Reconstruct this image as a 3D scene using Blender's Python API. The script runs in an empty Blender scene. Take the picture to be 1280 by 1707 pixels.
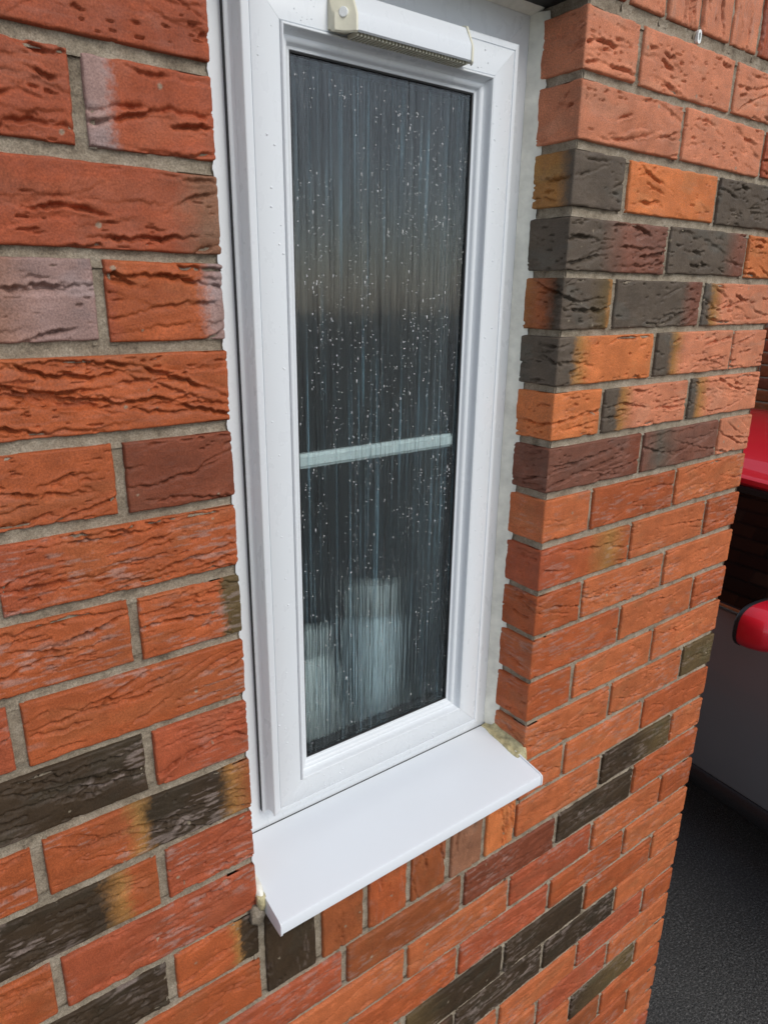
import bpy, bmesh, math
import numpy as np
from mathutils import Matrix, Vector

# ------------------------------------------------------------------ camera, sky, sun, exposure
S = bpy.context.scene
COL = S.collection
ZO = 2.30                                   # height of the window head above the drive
W = 0.4685                                  # clear width of the brick opening
XE = W + 0.5575                             # outer corner of the brick pier


def look(yaw, pitch, roll):
    f = Vector((math.sin(yaw) * math.cos(pitch), math.cos(yaw) * math.cos(pitch), -math.sin(pitch)))
    r = Vector((math.cos(yaw), -math.sin(yaw), 0))
    u = r.cross(f)
    return math.cos(roll) * r + math.sin(roll) * u, -math.sin(roll) * r + math.cos(roll) * u, f


cam_data = bpy.data.cameras.new('camera')
cam = bpy.data.objects.new('camera', cam_data)
COL.objects.link(cam)
_r, _u, _f = look(0.63715, 0.30847, 0.01352)
cam.matrix_world = Matrix(((_r.x, _u.x, -_f.x, -0.27175), (_r.y, _u.y, -_f.y, -0.61661),
                           (_r.z, _u.z, -_f.z, -0.32591 + ZO), (0, 0, 0, 1)))
cam_data.sensor_fit = 'HORIZONTAL'
cam_data.sensor_width = 36
cam_data.lens = 36 * 1150.71 / 1280
cam_data.clip_start = 0.02
cam_data.clip_end = 400
cam_data.dof.use_dof = True
cam_data.dof.focus_distance = 0.98
cam_data.dof.aperture_fstop = 24
S.camera = cam

SUN_EL, SUN_AZ = math.radians(40), math.radians(166)     # azimuth clockwise from +y
world = bpy.data.worlds.new('World')
S.world = world
world.use_nodes = True
wn, wl = world.node_tree.nodes, world.node_tree.links
wn.clear()
sky = wn.new('ShaderNodeTexSky')
sky.sky_type = 'NISHITA'
sky.sun_disc = False
sky.sun_elevation = SUN_EL
sky.sun_rotation = SUN_AZ
sky.dust_density = 0.7
sky.ozone_density = 2.5
sky.air_density = 1.0
hs = wn.new('ShaderNodeHueSaturation')
hs.inputs['Saturation'].default_value = 0.48
bg = wn.new('ShaderNodeBackground')
bg.inputs['Strength'].default_value = 0.125
wo = wn.new('ShaderNodeOutputWorld')
wl.new(sky.outputs[0], hs.inputs['Color'])
wl.new(hs.outputs[0], bg.inputs['Color'])
wl.new(bg.outputs[0], wo.inputs['Surface'])

sun_data = bpy.data.lights.new('sun', 'SUN')
sun_data.energy = 1.3
sun_data.angle = math.radians(28)
sun_data.color = (1.0, 0.95, 0.86)
sun = bpy.data.objects.new('sun', sun_data)
COL.objects.link(sun)
_d = Vector((math.sin(SUN_AZ) * math.cos(SUN_EL), math.cos(SUN_AZ) * math.cos(SUN_EL), math.sin(SUN_EL)))
sun.rotation_euler = _d.to_track_quat('Z', 'Y').to_euler()
sun.location = _d * 20

S.view_settings.view_transform = 'Standard'
S.view_settings.look = 'None'
S.view_settings.exposure = 0.32
S.view_settings.gamma = 1.0
S.view_settings.use_curve_mapping = False
S.cycles.max_bounces = 12
S.cycles.transmission_bounces = 10

# ------------------------------------------------------------------ helpers


def tag(o, label=None, cat=None, group=None, kind=None):
    if label: o['label'] = label
    if cat: o['category'] = cat
    if group: o['group'] = group
    if kind: o['kind'] = kind
    return o


def empty(name, loc, label=None, cat=None, group=None):
    o = bpy.data.objects.new(name, None)
    o.empty_display_size = 0.05
    COL.objects.link(o)
    o.location = loc
    return tag(o, label, cat, group)


def link(name, me, mat, parent=None, loc=None):
    o = bpy.data.objects.new(name, me)
    if mat is not None and not me.materials: me.materials.append(mat)
    COL.objects.link(o)
    if parent is not None:
        o.parent = parent
        if loc is None:
            # meshes are written in world coordinates: undo every ancestor's offset
            m = Matrix()
            p = parent
            while p is not None:
                m = p.matrix_basis @ m
                p = p.parent
            o.matrix_basis = m.inverted()
    if loc is not None: o.location = loc
    return o


def np_mesh(name, V, Q, col=None, smooth=True, extra=None):
    """V (n,3), Q (m,4) quads, extra: list of further polygons"""
    me = bpy.data.meshes.new(name)
    V = np.asarray(V, np.float32)
    Q = np.asarray(Q, np.int32).reshape(-1, 4)
    ex = extra or []
    loops = Q.ravel()
    starts = np.arange(len(Q), dtype=np.int32) * 4
    if ex:
        st = [len(loops)]
        for p in ex[:-1]: st.append(st[-1] + len(p))
        loops = np.concatenate([loops] + [np.asarray(p, np.int32) for p in ex])
        starts = np.concatenate([starts, np.array(st, np.int32)])
    me.vertices.add(len(V))
    me.vertices.foreach_set('co', V.ravel())
    me.loops.add(len(loops))
    me.loops.foreach_set('vertex_index', loops.astype(np.int32))
    me.polygons.add(len(starts))
    me.polygons.foreach_set('loop_start', starts.astype(np.int32))
    me.update(calc_edges=True)
    me.polygons.foreach_set('use_smooth', np.full(len(starts), smooth, bool))
    if col is not None:
        a = me.color_attributes.new('tint', 'FLOAT_COLOR', 'POINT')
        c = np.ones((len(V), 4), np.float32)
        c[:, :3] = col
        a.data.foreach_set('color', c.ravel())
    return me


def pd_mesh(name, V, F, smooth_angle=None):
    me = bpy.data.meshes.new(name)
    me.from_pydata([tuple(v) for v in V], [], [tuple(f) for f in F])
    bm = bmesh.new()
    bm.from_mesh(me)
    bmesh.ops.recalc_face_normals(bm, faces=bm.faces)
    bm.to_mesh(me)
    bm.free()
    if smooth_angle:
        me.polygons.foreach_set('use_smooth', np.ones(len(me.polygons), bool))
        me.set_sharp_from_angle(angle=math.radians(smooth_angle))
    me.update()
    return me


class MB:
    """collects boxes and prisms for one mesh"""
    def __init__(s): s.V, s.F = [], []

    def add(s, V, F):
        n = len(s.V)
        s.V += [tuple(v) for v in V]
        s.F += [tuple(i + n for i in f) for f in F]
        return s

    def box(s, a, b):
        (x0, y0, z0), (x1, y1, z1) = a, b
        return s.add([(x0, y0, z0), (x1, y0, z0), (x1, y1, z0), (x0, y1, z0), (x0, y0, z1), (x1, y0, z1), (x1, y1, z1), (x0, y1, z1)],
                     [(0, 3, 2, 1), (4, 5, 6, 7), (0, 1, 5, 4), (1, 2, 6, 5), (2, 3, 7, 6), (3, 0, 4, 7)])

    def loft(s, rings, closed=True, caps=True):
        n = len(rings[0])
        V = [p for r in rings for p in r]
        F = []
        for i in range(len(rings) - 1):
            for j in range(n if closed else n - 1):
                k = (j + 1) % n
                F.append((i * n + j, i * n + k, (i + 1) * n + k, (i + 1) * n + j))
        if caps:
            F.append(tuple(range(n))[::-1])
            F.append(tuple((len(rings) - 1) * n + j for j in range(n)))
        return s.add(V, F)

    def mesh(s, name, ang=None, bevel=None):
        me = pd_mesh(name, s.V, s.F, None if bevel else ang)
        if bevel:
            bm = bmesh.new()
            bm.from_mesh(me)
            bmesh.ops.bevel(bm, geom=[e for e in bm.edges if len(e.link_faces) == 2 and e.calc_face_angle(0) > 0.5], offset=bevel, segments=2, profile=0.6, affect='EDGES')
            bm.to_mesh(me)
            bm.free()
            me.polygons.foreach_set('use_smooth', np.ones(len(me.polygons), bool))
            me.set_sharp_from_angle(angle=math.radians(ang or 50))
        return me


class Noise:
    def __init__(s, seed):
        s.g = np.random.RandomState(seed).rand(128, 128)

    def __call__(s, x, y):
        xi, yi = np.floor(x).astype(int), np.floor(y).astype(int)
        fx, fy = x - xi, y - yi
        fx, fy = fx * fx * (3 - 2 * fx), fy * fy * (3 - 2 * fy)
        a, b = xi % 128, yi % 128
        c, d = (xi + 1) % 128, (yi + 1) % 128
        g = s.g
        return (g[a, b] * (1 - fx) + g[c, b] * fx) * (1 - fy) + (g[a, d] * (1 - fx) + g[c, d] * fx) * fy


NZ = [Noise(i) for i in range(8)]


def fbm(x, y, k=0, oct=3):
    v, a, t = 0, 1.0, 0
    for o in range(oct):
        v = v + a * NZ[(k + o) % 8](x * 2 ** o + 13.7 * o, y * 2 ** o + 7.1 * o)
        t += a
        a *= 0.5
    return v / t


# ------------------------------------------------------------------ materials
def new_mat(name):
    m = bpy.data.materials.new(name)
    m.use_nodes = True
    n, l = m.node_tree.nodes, m.node_tree.links
    return m, n, l, n['Principled BSDF']


def coords(n, l, scale, kind='Object'):
    t = n.new('ShaderNodeTexCoord')
    mp = n.new('ShaderNodeMapping')
    mp.inputs['Scale'].default_value = scale
    l.new(t.outputs[kind], mp.inputs['Vector'])
    return mp.outputs[0]


def noise(n, l, vec, scale, detail=3, rough=0.55):
    t = n.new('ShaderNodeTexNoise')
    t.inputs['Scale'].default_value = scale
    t.inputs['Detail'].default_value = detail
    t.inputs['Roughness'].default_value = rough
    l.new(vec, t.inputs['Vector'])
    return t.outputs['Fac']


def ramp(n, l, fac, stops):
    r = n.new('ShaderNodeValToRGB')
    e = r.color_ramp.elements
    while len(e) < len(stops): e.new(0.5)
    for i, (p, c) in enumerate(stops):
        e[i].position = p
        e[i].color = (c, c, c, 1) if not hasattr(c, '__len__') else (*c, 1)
    l.new(fac, r.inputs[0])
    return r.outputs[0]


def mulcol(n, l, a, b):
    m = n.new('ShaderNodeMix')
    m.data_type = 'RGBA'
    m.blend_type = 'MULTIPLY'
    m.inputs[0].default_value = 1
    l.new(a, m.inputs[6])
    l.new(b, m.inputs[7])
    return m.outputs[2]


def bump(n, l, h, dist, strength=1.0, prev=None):
    b = n.new('ShaderNodeBump')
    b.inputs['Distance'].default_value = dist
    b.inputs['Strength'].default_value = strength
    l.new(h, b.inputs['Height'])
    if prev is not None: l.new(prev, b.inputs['Normal'])
    return b.outputs[0]


def brick_material():
    m, n, l, p = new_mat('brick_face')
    a = n.new('ShaderNodeVertexColor')
    a.layer_name = 'tint'
    v = coords(n, l, (1, 1, 1))
    big = ramp(n, l, noise(n, l, v, 38, 4), [(0.3, 0.84), (0.7, 1.12)])
    fine = ramp(n, l, noise(n, l, v, 600, 3, 0.7), [(0.32, 0.70), (0.68, 1.24)])
    l.new(mulcol(n, l, mulcol(n, l, a.outputs['Color'], big), fine), p.inputs['Base Color'])
    l.new(ramp(n, l, noise(n, l, v, 55, 4), [(0.35, 0.42), (0.65, 0.72)]), p.inputs['Roughness'])
    p.inputs['Specular IOR Level'].default_value = 0.28
    b = bump(n, l, noise(n, l, v, 330, 5, 0.7), 0.0010, 0.65)
    b = bump(n, l, noise(n, l, v, 1300, 3, 0.75), 0.0005, 0.7, b)
    l.new(b, p.inputs['Normal'])
    return m


def mortar_material():
    m, n, l, p = new_mat('mortar')
    v = coords(n, l, (1, 1, 1))
    c = ramp(n, l, noise(n, l, v, 42, 6, 0.75), [(0.30, (0.17, 0.130, 0.090)), (0.45, (0.35, 0.285, 0.205)), (0.60, (0.46, 0.385, 0.29)), (0.75, (0.57, 0.49, 0.385))])
    g = ramp(n, l, noise(n, l, v, 620, 3, 0.85), [(0.32, 0.55), (0.68, 1.30)])
    l.new(mulcol(n, l, c, g), p.inputs['Base Color'])
    p.inputs['Roughness'].default_value = 0.9
    b = bump(n, l, noise(n, l, v, 260, 5, 0.8), 0.0026, 0.9)
    b = bump(n, l, noise(n, l, v, 900, 3, 0.8), 0.0010, 0.9, b)
    l.new(b, p.inputs['Normal'])
    return m


def upvc_material(name='white_upvc', base=(0.765, 0.80, 0.83), grime=(0.755, 0.785, 0.81), rough=0.26):
    m, n, l, p = new_mat(name)
    v = coords(n, l, (1, 1, 0.5))
    c = ramp(n, l, noise(n, l, v, 9, 2, 0.5), [(0.25, grime), (0.60, base), (1.0, base)])
    l.new(c, p.inputs['Base Color'])
    l.new(ramp(n, l, noise(n, l, v, 60, 3), [(0.3, rough), (0.7, rough + 0.05)]), p.inputs['Roughness'])
    p.inputs['IOR'].default_value = 1.5
    return m


def plain(name, base, rough=0.5, metal=0.0, nscale=60, var=0.12, bdist=0.0004, coat=0.0):
    m, n, l, p = new_mat(name)
    v = coords(n, l, (1, 1, 1))
    lo = tuple(c * (1 - var) for c in base)
    hi = tuple(min(1, c * (1 + var)) for c in base)
    f = noise(n, l, v, nscale, 4)
    l.new(ramp(n, l, f, [(0.3, lo), (0.7, hi)]), p.inputs['Base Color'])
    l.new(ramp(n, l, f, [(0.3, max(0.02, rough * 0.85)), (0.7, min(1, rough * 1.15))]), p.inputs['Roughness'])
    p.inputs['Metallic'].default_value = metal
    p.inputs['Coat Weight'].default_value = coat
    p.inputs['Coat Roughness'].default_value = 0.04
    if bdist: l.new(bump(n, l, noise(n, l, v, nscale * 4, 3), bdist, 0.5), p.inputs['Normal'])
    return m


def pane_material():
    m, n, l, p = new_mat('patterned_glass')
    v = coords(n, l, (230, 1, 1.7))
    f1 = noise(n, l, v, 1.0, 3, 0.6)
    v2 = coords(n, l, (110, 1, 5))
    f2 = noise(n, l, v2, 1.0, 2, 0.5)
    b = bump(n, l, f1, 0.0030, 0.55)
    b = bump(n, l, f2, 0.0030, 0.30, b)
    b = bump(n, l, noise(n, l, coords(n, l, (430, 1, 2.6)), 1.0, 2, 0.6), 0.0016, 0.35, b)
    p.inputs['Base Color'].default_value = (0.87, 0.97, 0.98, 1)
    p.inputs['Transmission Weight'].default_value = 1.0
    p.inputs['Roughness'].default_value = 0.05
    p.inputs['IOR'].default_value = 1.5
    l.new(b, p.inputs['Normal'])
    d = n.new('ShaderNodeBsdfDiffuse')
    d.inputs['Color'].default_value = (0.33, 0.56, 0.68, 1)  # condensation film, tinted blue to stand in for sky reflections
    l.new(b, d.inputs['Normal'])
    f3 = noise(n, l, coords(n, l, (430, 1, 2.6)), 1.0, 2, 0.6)
    mask = ramp(n, l, f3, [(0.55, 0.0), (0.62, 0.04), (0.68, 0.22), (0.80, 0.40)])
    patch = ramp(n, l, noise(n, l, coords(n, l, (1, 1, 1)), 7, 3, 0.6), [(0.35, 0.35), (0.65, 1.5)])
    mask = mulcol(n, l, mask, patch)
    mx = n.new('ShaderNodeMixShader')
    l.new(mask, mx.inputs[0])
    l.new(p.outputs[0], mx.inputs[1])
    l.new(d.outputs[0], mx.inputs[2])
    l.new(mx.outputs[0], n['Material Output'].inputs['Surface'])
    return m


def water_material():
    m, n, l, p = new_mat('rain_water')
    p.inputs['Base Color'].default_value = (1, 1, 1, 1)
    p.inputs['Transmission Weight'].default_value = 0.5  # half opaque white: the sparkle of the drops is put into the colour
    p.inputs['Roughness'].default_value = 0.02
    p.inputs['IOR'].default_value = 1.33
    return m


def tarmac_material():
    m, n, l, p = new_mat('wet_tarmac')
    v = coords(n, l, (1, 1, 1))
    c = ramp(n, l, noise(n, l, v, 1.3, 4), [(0.3, (0.055, 0.054, 0.052)), (0.7, (0.100, 0.097, 0.090))])
    vo = n.new('ShaderNodeTexVoronoi')
    vo.inputs['Scale'].default_value = 210
    l.new(v, vo.inputs['Vector'])
    g = ramp(n, l, noise(n, l, v, 125, 4, 0.85), [(0.40, 0.40), (0.54, 0.9), (0.66, 3.4)])
    l.new(mulcol(n, l, c, g), p.inputs['Base Color'])
    l.new(ramp(n, l, noise(n, l, v, 3.0, 3), [(0.35, 0.34), (0.7, 0.55)]), p.inputs['Roughness'])
    p.inputs['Specular IOR Level'].default_value = 0.65
    l.new(bump(n, l, vo.outputs['Distance'], 0.004, 0.7, bump(n, l, noise(n, l, v, 150, 4, 0.8), 0.010, 0.8)), p.inputs['Normal'])
    return m


M_BRICK = brick_material()
M_MORTAR = mortar_material()
M_UPVC = upvc_material()
M_SILL = upvc_material('white_sill_upvc', (0.78, 0.81, 0.85), (0.765, 0.795, 0.83), 0.32)
M_CREAM = plain('cream_plastic', (0.76, 0.73, 0.58), 0.4, var=0.06)
M_SEAL = plain('cream_sealant', (0.84, 0.825, 0.73), 0.55, nscale=45, var=0.14, bdist=0.002)
M_FOAM = plain('yellowed_sealant', (0.50, 0.44, 0.25), 0.45, nscale=90, var=0.45, bdist=0.003)
M_RUBBER = plain('black_rubber', (0.012, 0.012, 0.013), 0.55)
M_GLASS = pane_material()
M_WATER = water_material()
M_STEEL = plain('black_lintel_steel', (0.012, 0.012, 0.012), 0.6)
M_TARMAC = tarmac_material()
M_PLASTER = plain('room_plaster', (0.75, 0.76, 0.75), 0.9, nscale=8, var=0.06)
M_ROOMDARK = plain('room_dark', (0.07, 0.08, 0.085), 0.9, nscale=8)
M_WHITE = plain('white_plastic', (0.90, 0.92, 0.90), 0.4, var=0.04)
M_BLUE = plain('pale_blue_plastic', (0.80, 0.88, 0.92), 0.4, var=0.05)

# ------------------------------------------------------------------ bricks
C = {k: np.array(v) for k, v in dict(
    orange=(0.410, 0.098, 0.031), red=(0.385, 0.088, 0.036), salmon=(0.600, 0.215, 0.112), maroon=(0.225, 0.060, 0.028),  # salmon is lightened: stronger light on the upper pier put into the colour
    dark=(0.052, 0.032, 0.017), grey=(0.110, 0.083, 0.060), purple=(0.205, 0.080, 0.050), tan=(0.370, 0.170, 0.048),
    lilac=(0.360, 0.225, 0.195), olive=(0.120, 0.078, 0.032), bright=(0.620, 0.185, 0.058), rust=(0.320, 0.090, 0.030),
    warm=(0.500, 0.138, 0.048), clay=(0.290, 0.130, 0.072)).items()}
def O(c): return [(0, c), (1, c)]


def dark_left(f, d='grey', c='salmon'): return [(0, d), (f, d), (f + 0.07, 'tan'), (f + 0.2, c), (1, c)]
def dark_right(f, d='dark', c='orange'): return [(0, c), (f - 0.16, c), (f - 0.05, 'tan'), (f, d), (1, d)]


SPEC = {
    ('L', 1, 0): O('red'), ('L', 2, 0): [(0, 'lilac'), (0.13, 'lilac'), (0.24, 'red'), (1, 'red')], ('L', 2, 1): O('red'),
    ('L', 3, 0): [(0, 'red'), (0.80, 'red'), (0.93, 'clay'), (1, 'clay')],
    ('L', 4, 0): [(0, 'red'), (0.1, 'orange'), (0.75, 'orange'), (0.9, 'lilac'), (1, 'lilac')], ('L', 4, 1): [(0, 'clay'), (0.6, 'clay'), (0.8, 'lilac'), (1, 'lilac')],
    ('L', 5, 0): O('orange'), ('L', 6, 0): O('maroon'), ('L', 6, 1): O('orange'), ('L', 7, 0): [(0, 'red'), (0.3, 'orange'), (1, 'orange')],
    ('L', 8, 0): [(0, 'orange'), (0.78, 'orange'), (0.86, 'olive'), (1, 'olive')], ('L', 8, 1): O('orange'),
    ('L', 9, 0): O('orange'), ('L', 9, 1): O('red'), ('L', 10, 0): O('red'), ('L', 10, 1): O('dark'),
    ('L', 11, 0): [(0, 'orange'), (0.34, 'orange'), (0.42, 'tan'), (0.48, 'dark'), (0.82, 'dark'), (0.90, 'tan'), (1, 'rust')],
    ('L', 11, 1): O('orange'), ('L', 12, 0): O('red'), ('L', 12, 1): [(0, 'dark'), (0.72, 'dark'), (0.82, 'tan'), (0.88, 'orange'), (1, 'orange')],
    ('L', 13, 0): O('red'), ('L', 13, 1): [(0, 'dark'), (0.5, 'tan'), (0.8, 'orange'), (1, 'orange')],
    ('L', 14, 0): dark_right(0.80), ('L', 14, 1): O('dark'), ('L', 15, 0): O('orange'), ('L', 15, 1): O('red'),
    ('R', 0, 0): O('salmon'), ('R', 0, 1): O('salmon'), ('R', 0, 2): O('salmon'),
    ('R', 1, 0): O('salmon'), ('R', 1, 1): O('salmon'), ('R', 1, 2): O('red'),
    ('R', 2, 0): [(-0.9, 'tan'), (-0.25, 'tan'), (-0.05, 'grey'), (1, 'grey')], ('R', 2, 1): O('bright'), ('R', 2, 2): O('grey'),
    ('R', 3, 0): [(-1, 'grey'), (0.3, 'grey'), (0.6, 'purple'), (1, 'purple')], ('R', 3, 1): [(0, 'grey'), (0.7, 'grey'), (0.9, 'purple'), (1, 'purple')], ('R', 3, 2): O('bright'),
    ('R', 4, 0): [(-0.9, 'tan'), (-0.35, 'rust'), (-0.1, 'dark'), (0.05, 'grey'), (0.5, 'grey'), (0.9, 'olive'), (1, 'tan')], ('R', 4, 1): [(0, 'grey'), (0.75, 'grey'), (0.9, 'purple'), (1, 'purple')],
    ('R', 4, 2): dark_left(0.06, 'grey', 'salmon'),
    ('R', 5, 0): dark_left(0.13, 'grey', 'bright'), ('R', 5, 1): dark_left(0.14, 'grey', 'salmon'), ('R', 5, 2): O('salmon'),
    ('R', 6, 0): O('bright'), ('R', 6, 1): dark_left(0.13, 'grey', 'salmon'), ('R', 6, 2): dark_left(0.05, 'grey', 'salmon'),
    ('R', 7, 0): [(-1, 'maroon'), (0, 'purple'), (0.8, 'purple'), (1, 'maroon')], ('R', 7, 1): [(0, 'purple'), (0.2, 'grey'), (0.5, 'purple'), (1, 'purple')], ('R', 7, 2): O('salmon'),
    ('R', 9, 0): [(0, 'red'), (0.5, 'orange'), (0.75, 'tan'), (1, 'orange')], ('R', 13, 2): O('olive'),
    ('R', 15, 1): [(0, 'dark'), (0.4, 'dark'), (0.8, 'olive'), (1, 'olive')], ('R', 16, 1): O('dark'), ('R', 16, 0): O('maroon'), ('R', 16, -1): O('rust'),
    ('R', 19, 0): [(0, 'dark'), (1, 'dark')], ('R', 19, -1): [(0, 'olive'), (0.4, 'dark'), (1, 'dark')],
    ('R', 20, 1): O('dark'), ('R', 20, 0): O('dark'), ('R', 20, -1): [(0, 'salmon'), (1, 'dark')], ('R', 23, 1): [(0, 'dark'), (0.7, 'olive'), (1, 'olive')],
    ('R', 24, 1): O('rust'),
}


def tint(stops, s, z, L, rng, smear, sc=1.0):
    k = rng.randint(0, 8)
    o = rng.rand() * 50
    t = s / L + (0.012 / L) * (fbm(s * 70 + o, z * 90 + o, k, 4) - 0.5) + (0.010 / L) * (fbm(s * 500 + o, z * 500, k, 2) - 0.5)
    px = [q[0] for q in stops]
    cols = np.stack([np.interp(t, px, [C[q[1]][i] for q in stops]) for i in range(3)], -1)
    br = 1 + 0.16 * (rng.rand() - 0.5)
    cols = cols * br
    # patchy firing marks
    n1 = fbm(s * 30 + o, z * 55 + o, k + 1, 3)[..., None]
    cols = cols * (0.82 + 0.36 * n1)
    n2 = fbm(s * 20 + o * 2, z * 50 + 3, k + 2, 3)
    f = np.clip((n2 - 0.58) / 0.12, 0, 1)[..., None] * 0.35
    cols = cols * (1 - f) + (cols * np.array([0.85, 1.15, 1.35])) * f
    # pale lime and mortar smears; thin streaks also stand in for wet highlights
    if smear > 0:
        n3 = fbm(s * 60 + 9 + o, z * 380 + o, k + 3, 4)
        n4 = fbm(s * 14 + o, z * 22 + o, k + 4, 2)
        f = (np.clip((n3 - 0.56) / 0.10, 0, 1) * np.clip((n4 - 0.46) / 0.18, 0, 1))[..., None] * smear * 0.7
        cols = cols * (1 - f) + np.array([0.40, 0.31, 0.27]) * f
    for _ in range(rng.poisson(1.2)):
        cx, cz, rr = rng.rand() * L, rng.rand() * 0.06, 0.0009 + 0.0018 * rng.rand()
        d = np.hypot(s - cx, z - cz) + 0.001 * (fbm(s * 500, z * 500, k) - 0.5)
        f = np.clip((rr - d) / 0.0006, 0, 1)[..., None] * 0.8
        cols = cols * (1 - f) + np.array([0.34, 0.28, 0.20]) * f
    return np.clip(cols, 0.01, 0.8)


def brick_mesh(name, L, H, res, rng, stops, left=0.0, right=0.0, depth=0.03, smear=0.3, vertical=False, relief=1.0, short=False, busy=False):
    ns = max(3, int(round((L + left + right) / res)) + 1)
    nz = max(3, int(round(H / res)) + 1)
    s1 = np.linspace(-left, L + right, ns)
    z1 = np.linspace(0, H, nz)
    Sg, Zg = np.meshgrid(s1, z1, indexing='ij')
    o = rng.rand() * 90
    k = rng.randint(0, 8)
    h = 0.0015 * (fbm(Sg * 28 + o, Zg * 45 + o, k, 3) - 0.5) + 0.0005 * (fbm(Sg * 140 + o, Zg * 220 + o, k + 2, 2) - 0.5)
    # drag-face folds: a sharp lip on one side, a soft ramp on the other
    tilt = rng.normal(0, 0.09)
    area = (L + left + right) * H / (0.215 * 0.065)
    relief = relief * rng.uniform(0.8 if busy else 0.6, 1.15)
    cnt = int(rng.choice([9, 11, 12, 14, 16, 18] if busy else [4, 7, 9, 11, 13, 16]) * area) + 2
    arr = np.ones_like(Sg)
    if left: arr = np.clip(0.25 + np.abs(Sg) / 0.010, 0, 1) * np.where(Sg < -0.045, 0.3, 1.0)
    if right: arr = np.clip(0.25 + np.abs(Sg - L) / 0.010, 0, 1)
    for c in range(cnt):
        fis = rng.rand() < 0.62
        ln = min(0.12, (0.010 + rng.exponential(0.042 if not short else 0.016)))
        c0 = -left + rng.rand() * (L + left + right)
        zc = rng.rand() * H
        sl = tilt + rng.normal(0, 0.13)
        cv = rng.normal(0, 1.8)
        u = (Sg - c0) / ln
        path = zc + (Sg - c0) * sl + cv * (Sg - c0) ** 2 + 0.0060 * (fbm(Sg * 55 + c * 3.3 + o, Sg * 0 + c, k, 3) - 0.5) + 0.0030 * (fbm(Sg * 260 + c, Sg * 0 + c, k, 2) - 0.5)
        tp = np.clip(1 - np.abs(u) ** 2.0, 0, 1) ** 0.8
        tp = tp * np.clip(0.25 + 1.7 * (fbm(Sg * 110 + c * 7, Sg * 0 + c + 5, k, 2) - 0.2), 0.05, 1.25) * arr
        d = (Zg - path) * (1 if rng.rand() < 0.75 else -1)
        if fis:
            dep = (0.0022 + 0.0050 * rng.rand()) * relief
            w = 0.0007 + 0.0010 * rng.rand()
            hw = (0.0002 + 0.0011 * tp * rng.rand())
        else:
            dep = (0.0006 + 0.0014 * rng.rand()) * relief
            w = 0.003 + 0.006 * rng.rand()
            hw = 0.0
        dd = np.maximum(np.abs(d) - hw, 0) * np.sign(d)
        prof = np.where(dd < 0, np.exp(dd / w), np.exp(-dd / 0.0006))
        lip = 0.16 * np.exp(-((d - 0.0026) / 0.0020) ** 2)
        h = h + dep * tp * (lip - prof)
    # pits
    n = fbm(Sg * 90 + o, Zg * 330 + o, k + 4, 2)
    msk = np.clip((fbm(Sg * 25, Zg * 40 + o, k + 5, 2) - 0.5) / 0.1, 0, 1)
    h = h - 0.0024 * relief * np.clip((n - 0.72) / 0.06, 0, 1) * msk * arr
    h = np.clip(h, -0.0080, 0.0022)
    # worn arrises
    jz = 0.0022 * (fbm(Sg * 70 + o, Zg * 0 + 2, k, 3) - 0.5)
    e = np.minimum(Zg + jz, H - Zg + 0.0022 * (fbm(Sg * 70 + o + 40, Zg * 0, k, 3) - 0.5))
    if not left: e = np.minimum(e, Sg + 0.0022 * (fbm(Zg * 80 + o, Zg * 0, k, 3) - 0.5))
    if not right: e = np.minimum(e, L - Sg + 0.0022 * (fbm(Zg * 80 + o + 20, Zg * 0, k, 3) - 0.5))
    R = 0.0021
    h = np.maximum(h, -0.0022 - 0.0060 * np.clip((e - 0.001) / 0.006, 0, 1))
    q = np.clip(1 - e / R, 0, 1.25)
    h = h - R * (1 - np.sqrt(np.clip(1 - np.minimum(q, 1) ** 2, 0, 1))) - np.clip(q - 1, 0, 1) * 0.01
    # plan path with rounded returns
    w = 0.0017
    th = np.full(ns, 90.0)
    if left: th = np.where(s1 < w, 90 * np.clip((s1 + w) / (2 * w), 0, 1), th)
    if right: th = np.where(s1 > L - w, 90 + 90 * np.clip((s1 - L + w) / (2 * w), 0, 1), th)
    th = np.radians(th)
    tx, ty = np.sin(th), -np.cos(th)
    ds = np.diff(s1)
    px = np.concatenate([[0], np.cumsum(0.5 * (tx[1:] + tx[:-1]) * ds)])
    py = np.concatenate([[0], np.cumsum(0.5 * (ty[1:] + ty[:-1]) * ds)])
    mid = int(np.argmin(np.abs(s1 - L / 2)))
    px = px - px[mid] + s1[mid]
    py = py - py[mid]
    nx, ny = -np.cos(th), -np.sin(th)
    if left: nx = np.where(th < math.pi / 2, -np.cos(th), nx)
    X = px[:, None] + nx[:, None] * h
    Y = py[:, None] + ny[:, None] * h
    Zp = Zg + 0.0012 * (fbm(Sg * 22 + o, Zg * 0 + 8, k, 2) - 0.5)
    V = np.stack([X, Y, Zp], -1).reshape(-1, 3)
    col = tint(stops, Sg, Zg, L, rng, smear).reshape(-1, 3)
    idx = np.arange(ns * nz).reshape(ns, nz)
    Q = np.stack([idx[:-1, :-1], idx[1:, :-1], idx[1:, 1:], idx[:-1, 1:]], -1).reshape(-1, 4)
    ring = np.concatenate([idx[:, 0], idx[-1, 1:], idx[-2::-1, -1], idx[0, -2:0:-1]])
    ri = ring // nz
    B = V[ring].copy()
    B[:, 0] -= nx[ri] * depth
    B[:, 1] -= ny[ri] * depth
    nb = len(V) + np.arange(len(ring))
    nxt = np.roll(np.arange(len(ring)), -1)
    Q2 = np.stack([ring[nxt], ring, nb, nb[nxt]], -1)
    V = np.concatenate([V, B])
    col = np.concatenate([col, col[ring]])
    Q = np.concatenate([Q, Q2])
    ex = None if (left or right) else [list(nb[::-1])]
    if vertical:
        V = V[:, [2, 1, 0]]
        Q = Q[:, ::-1]
        if ex: ex = [p[::-1] for p in ex]
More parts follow.
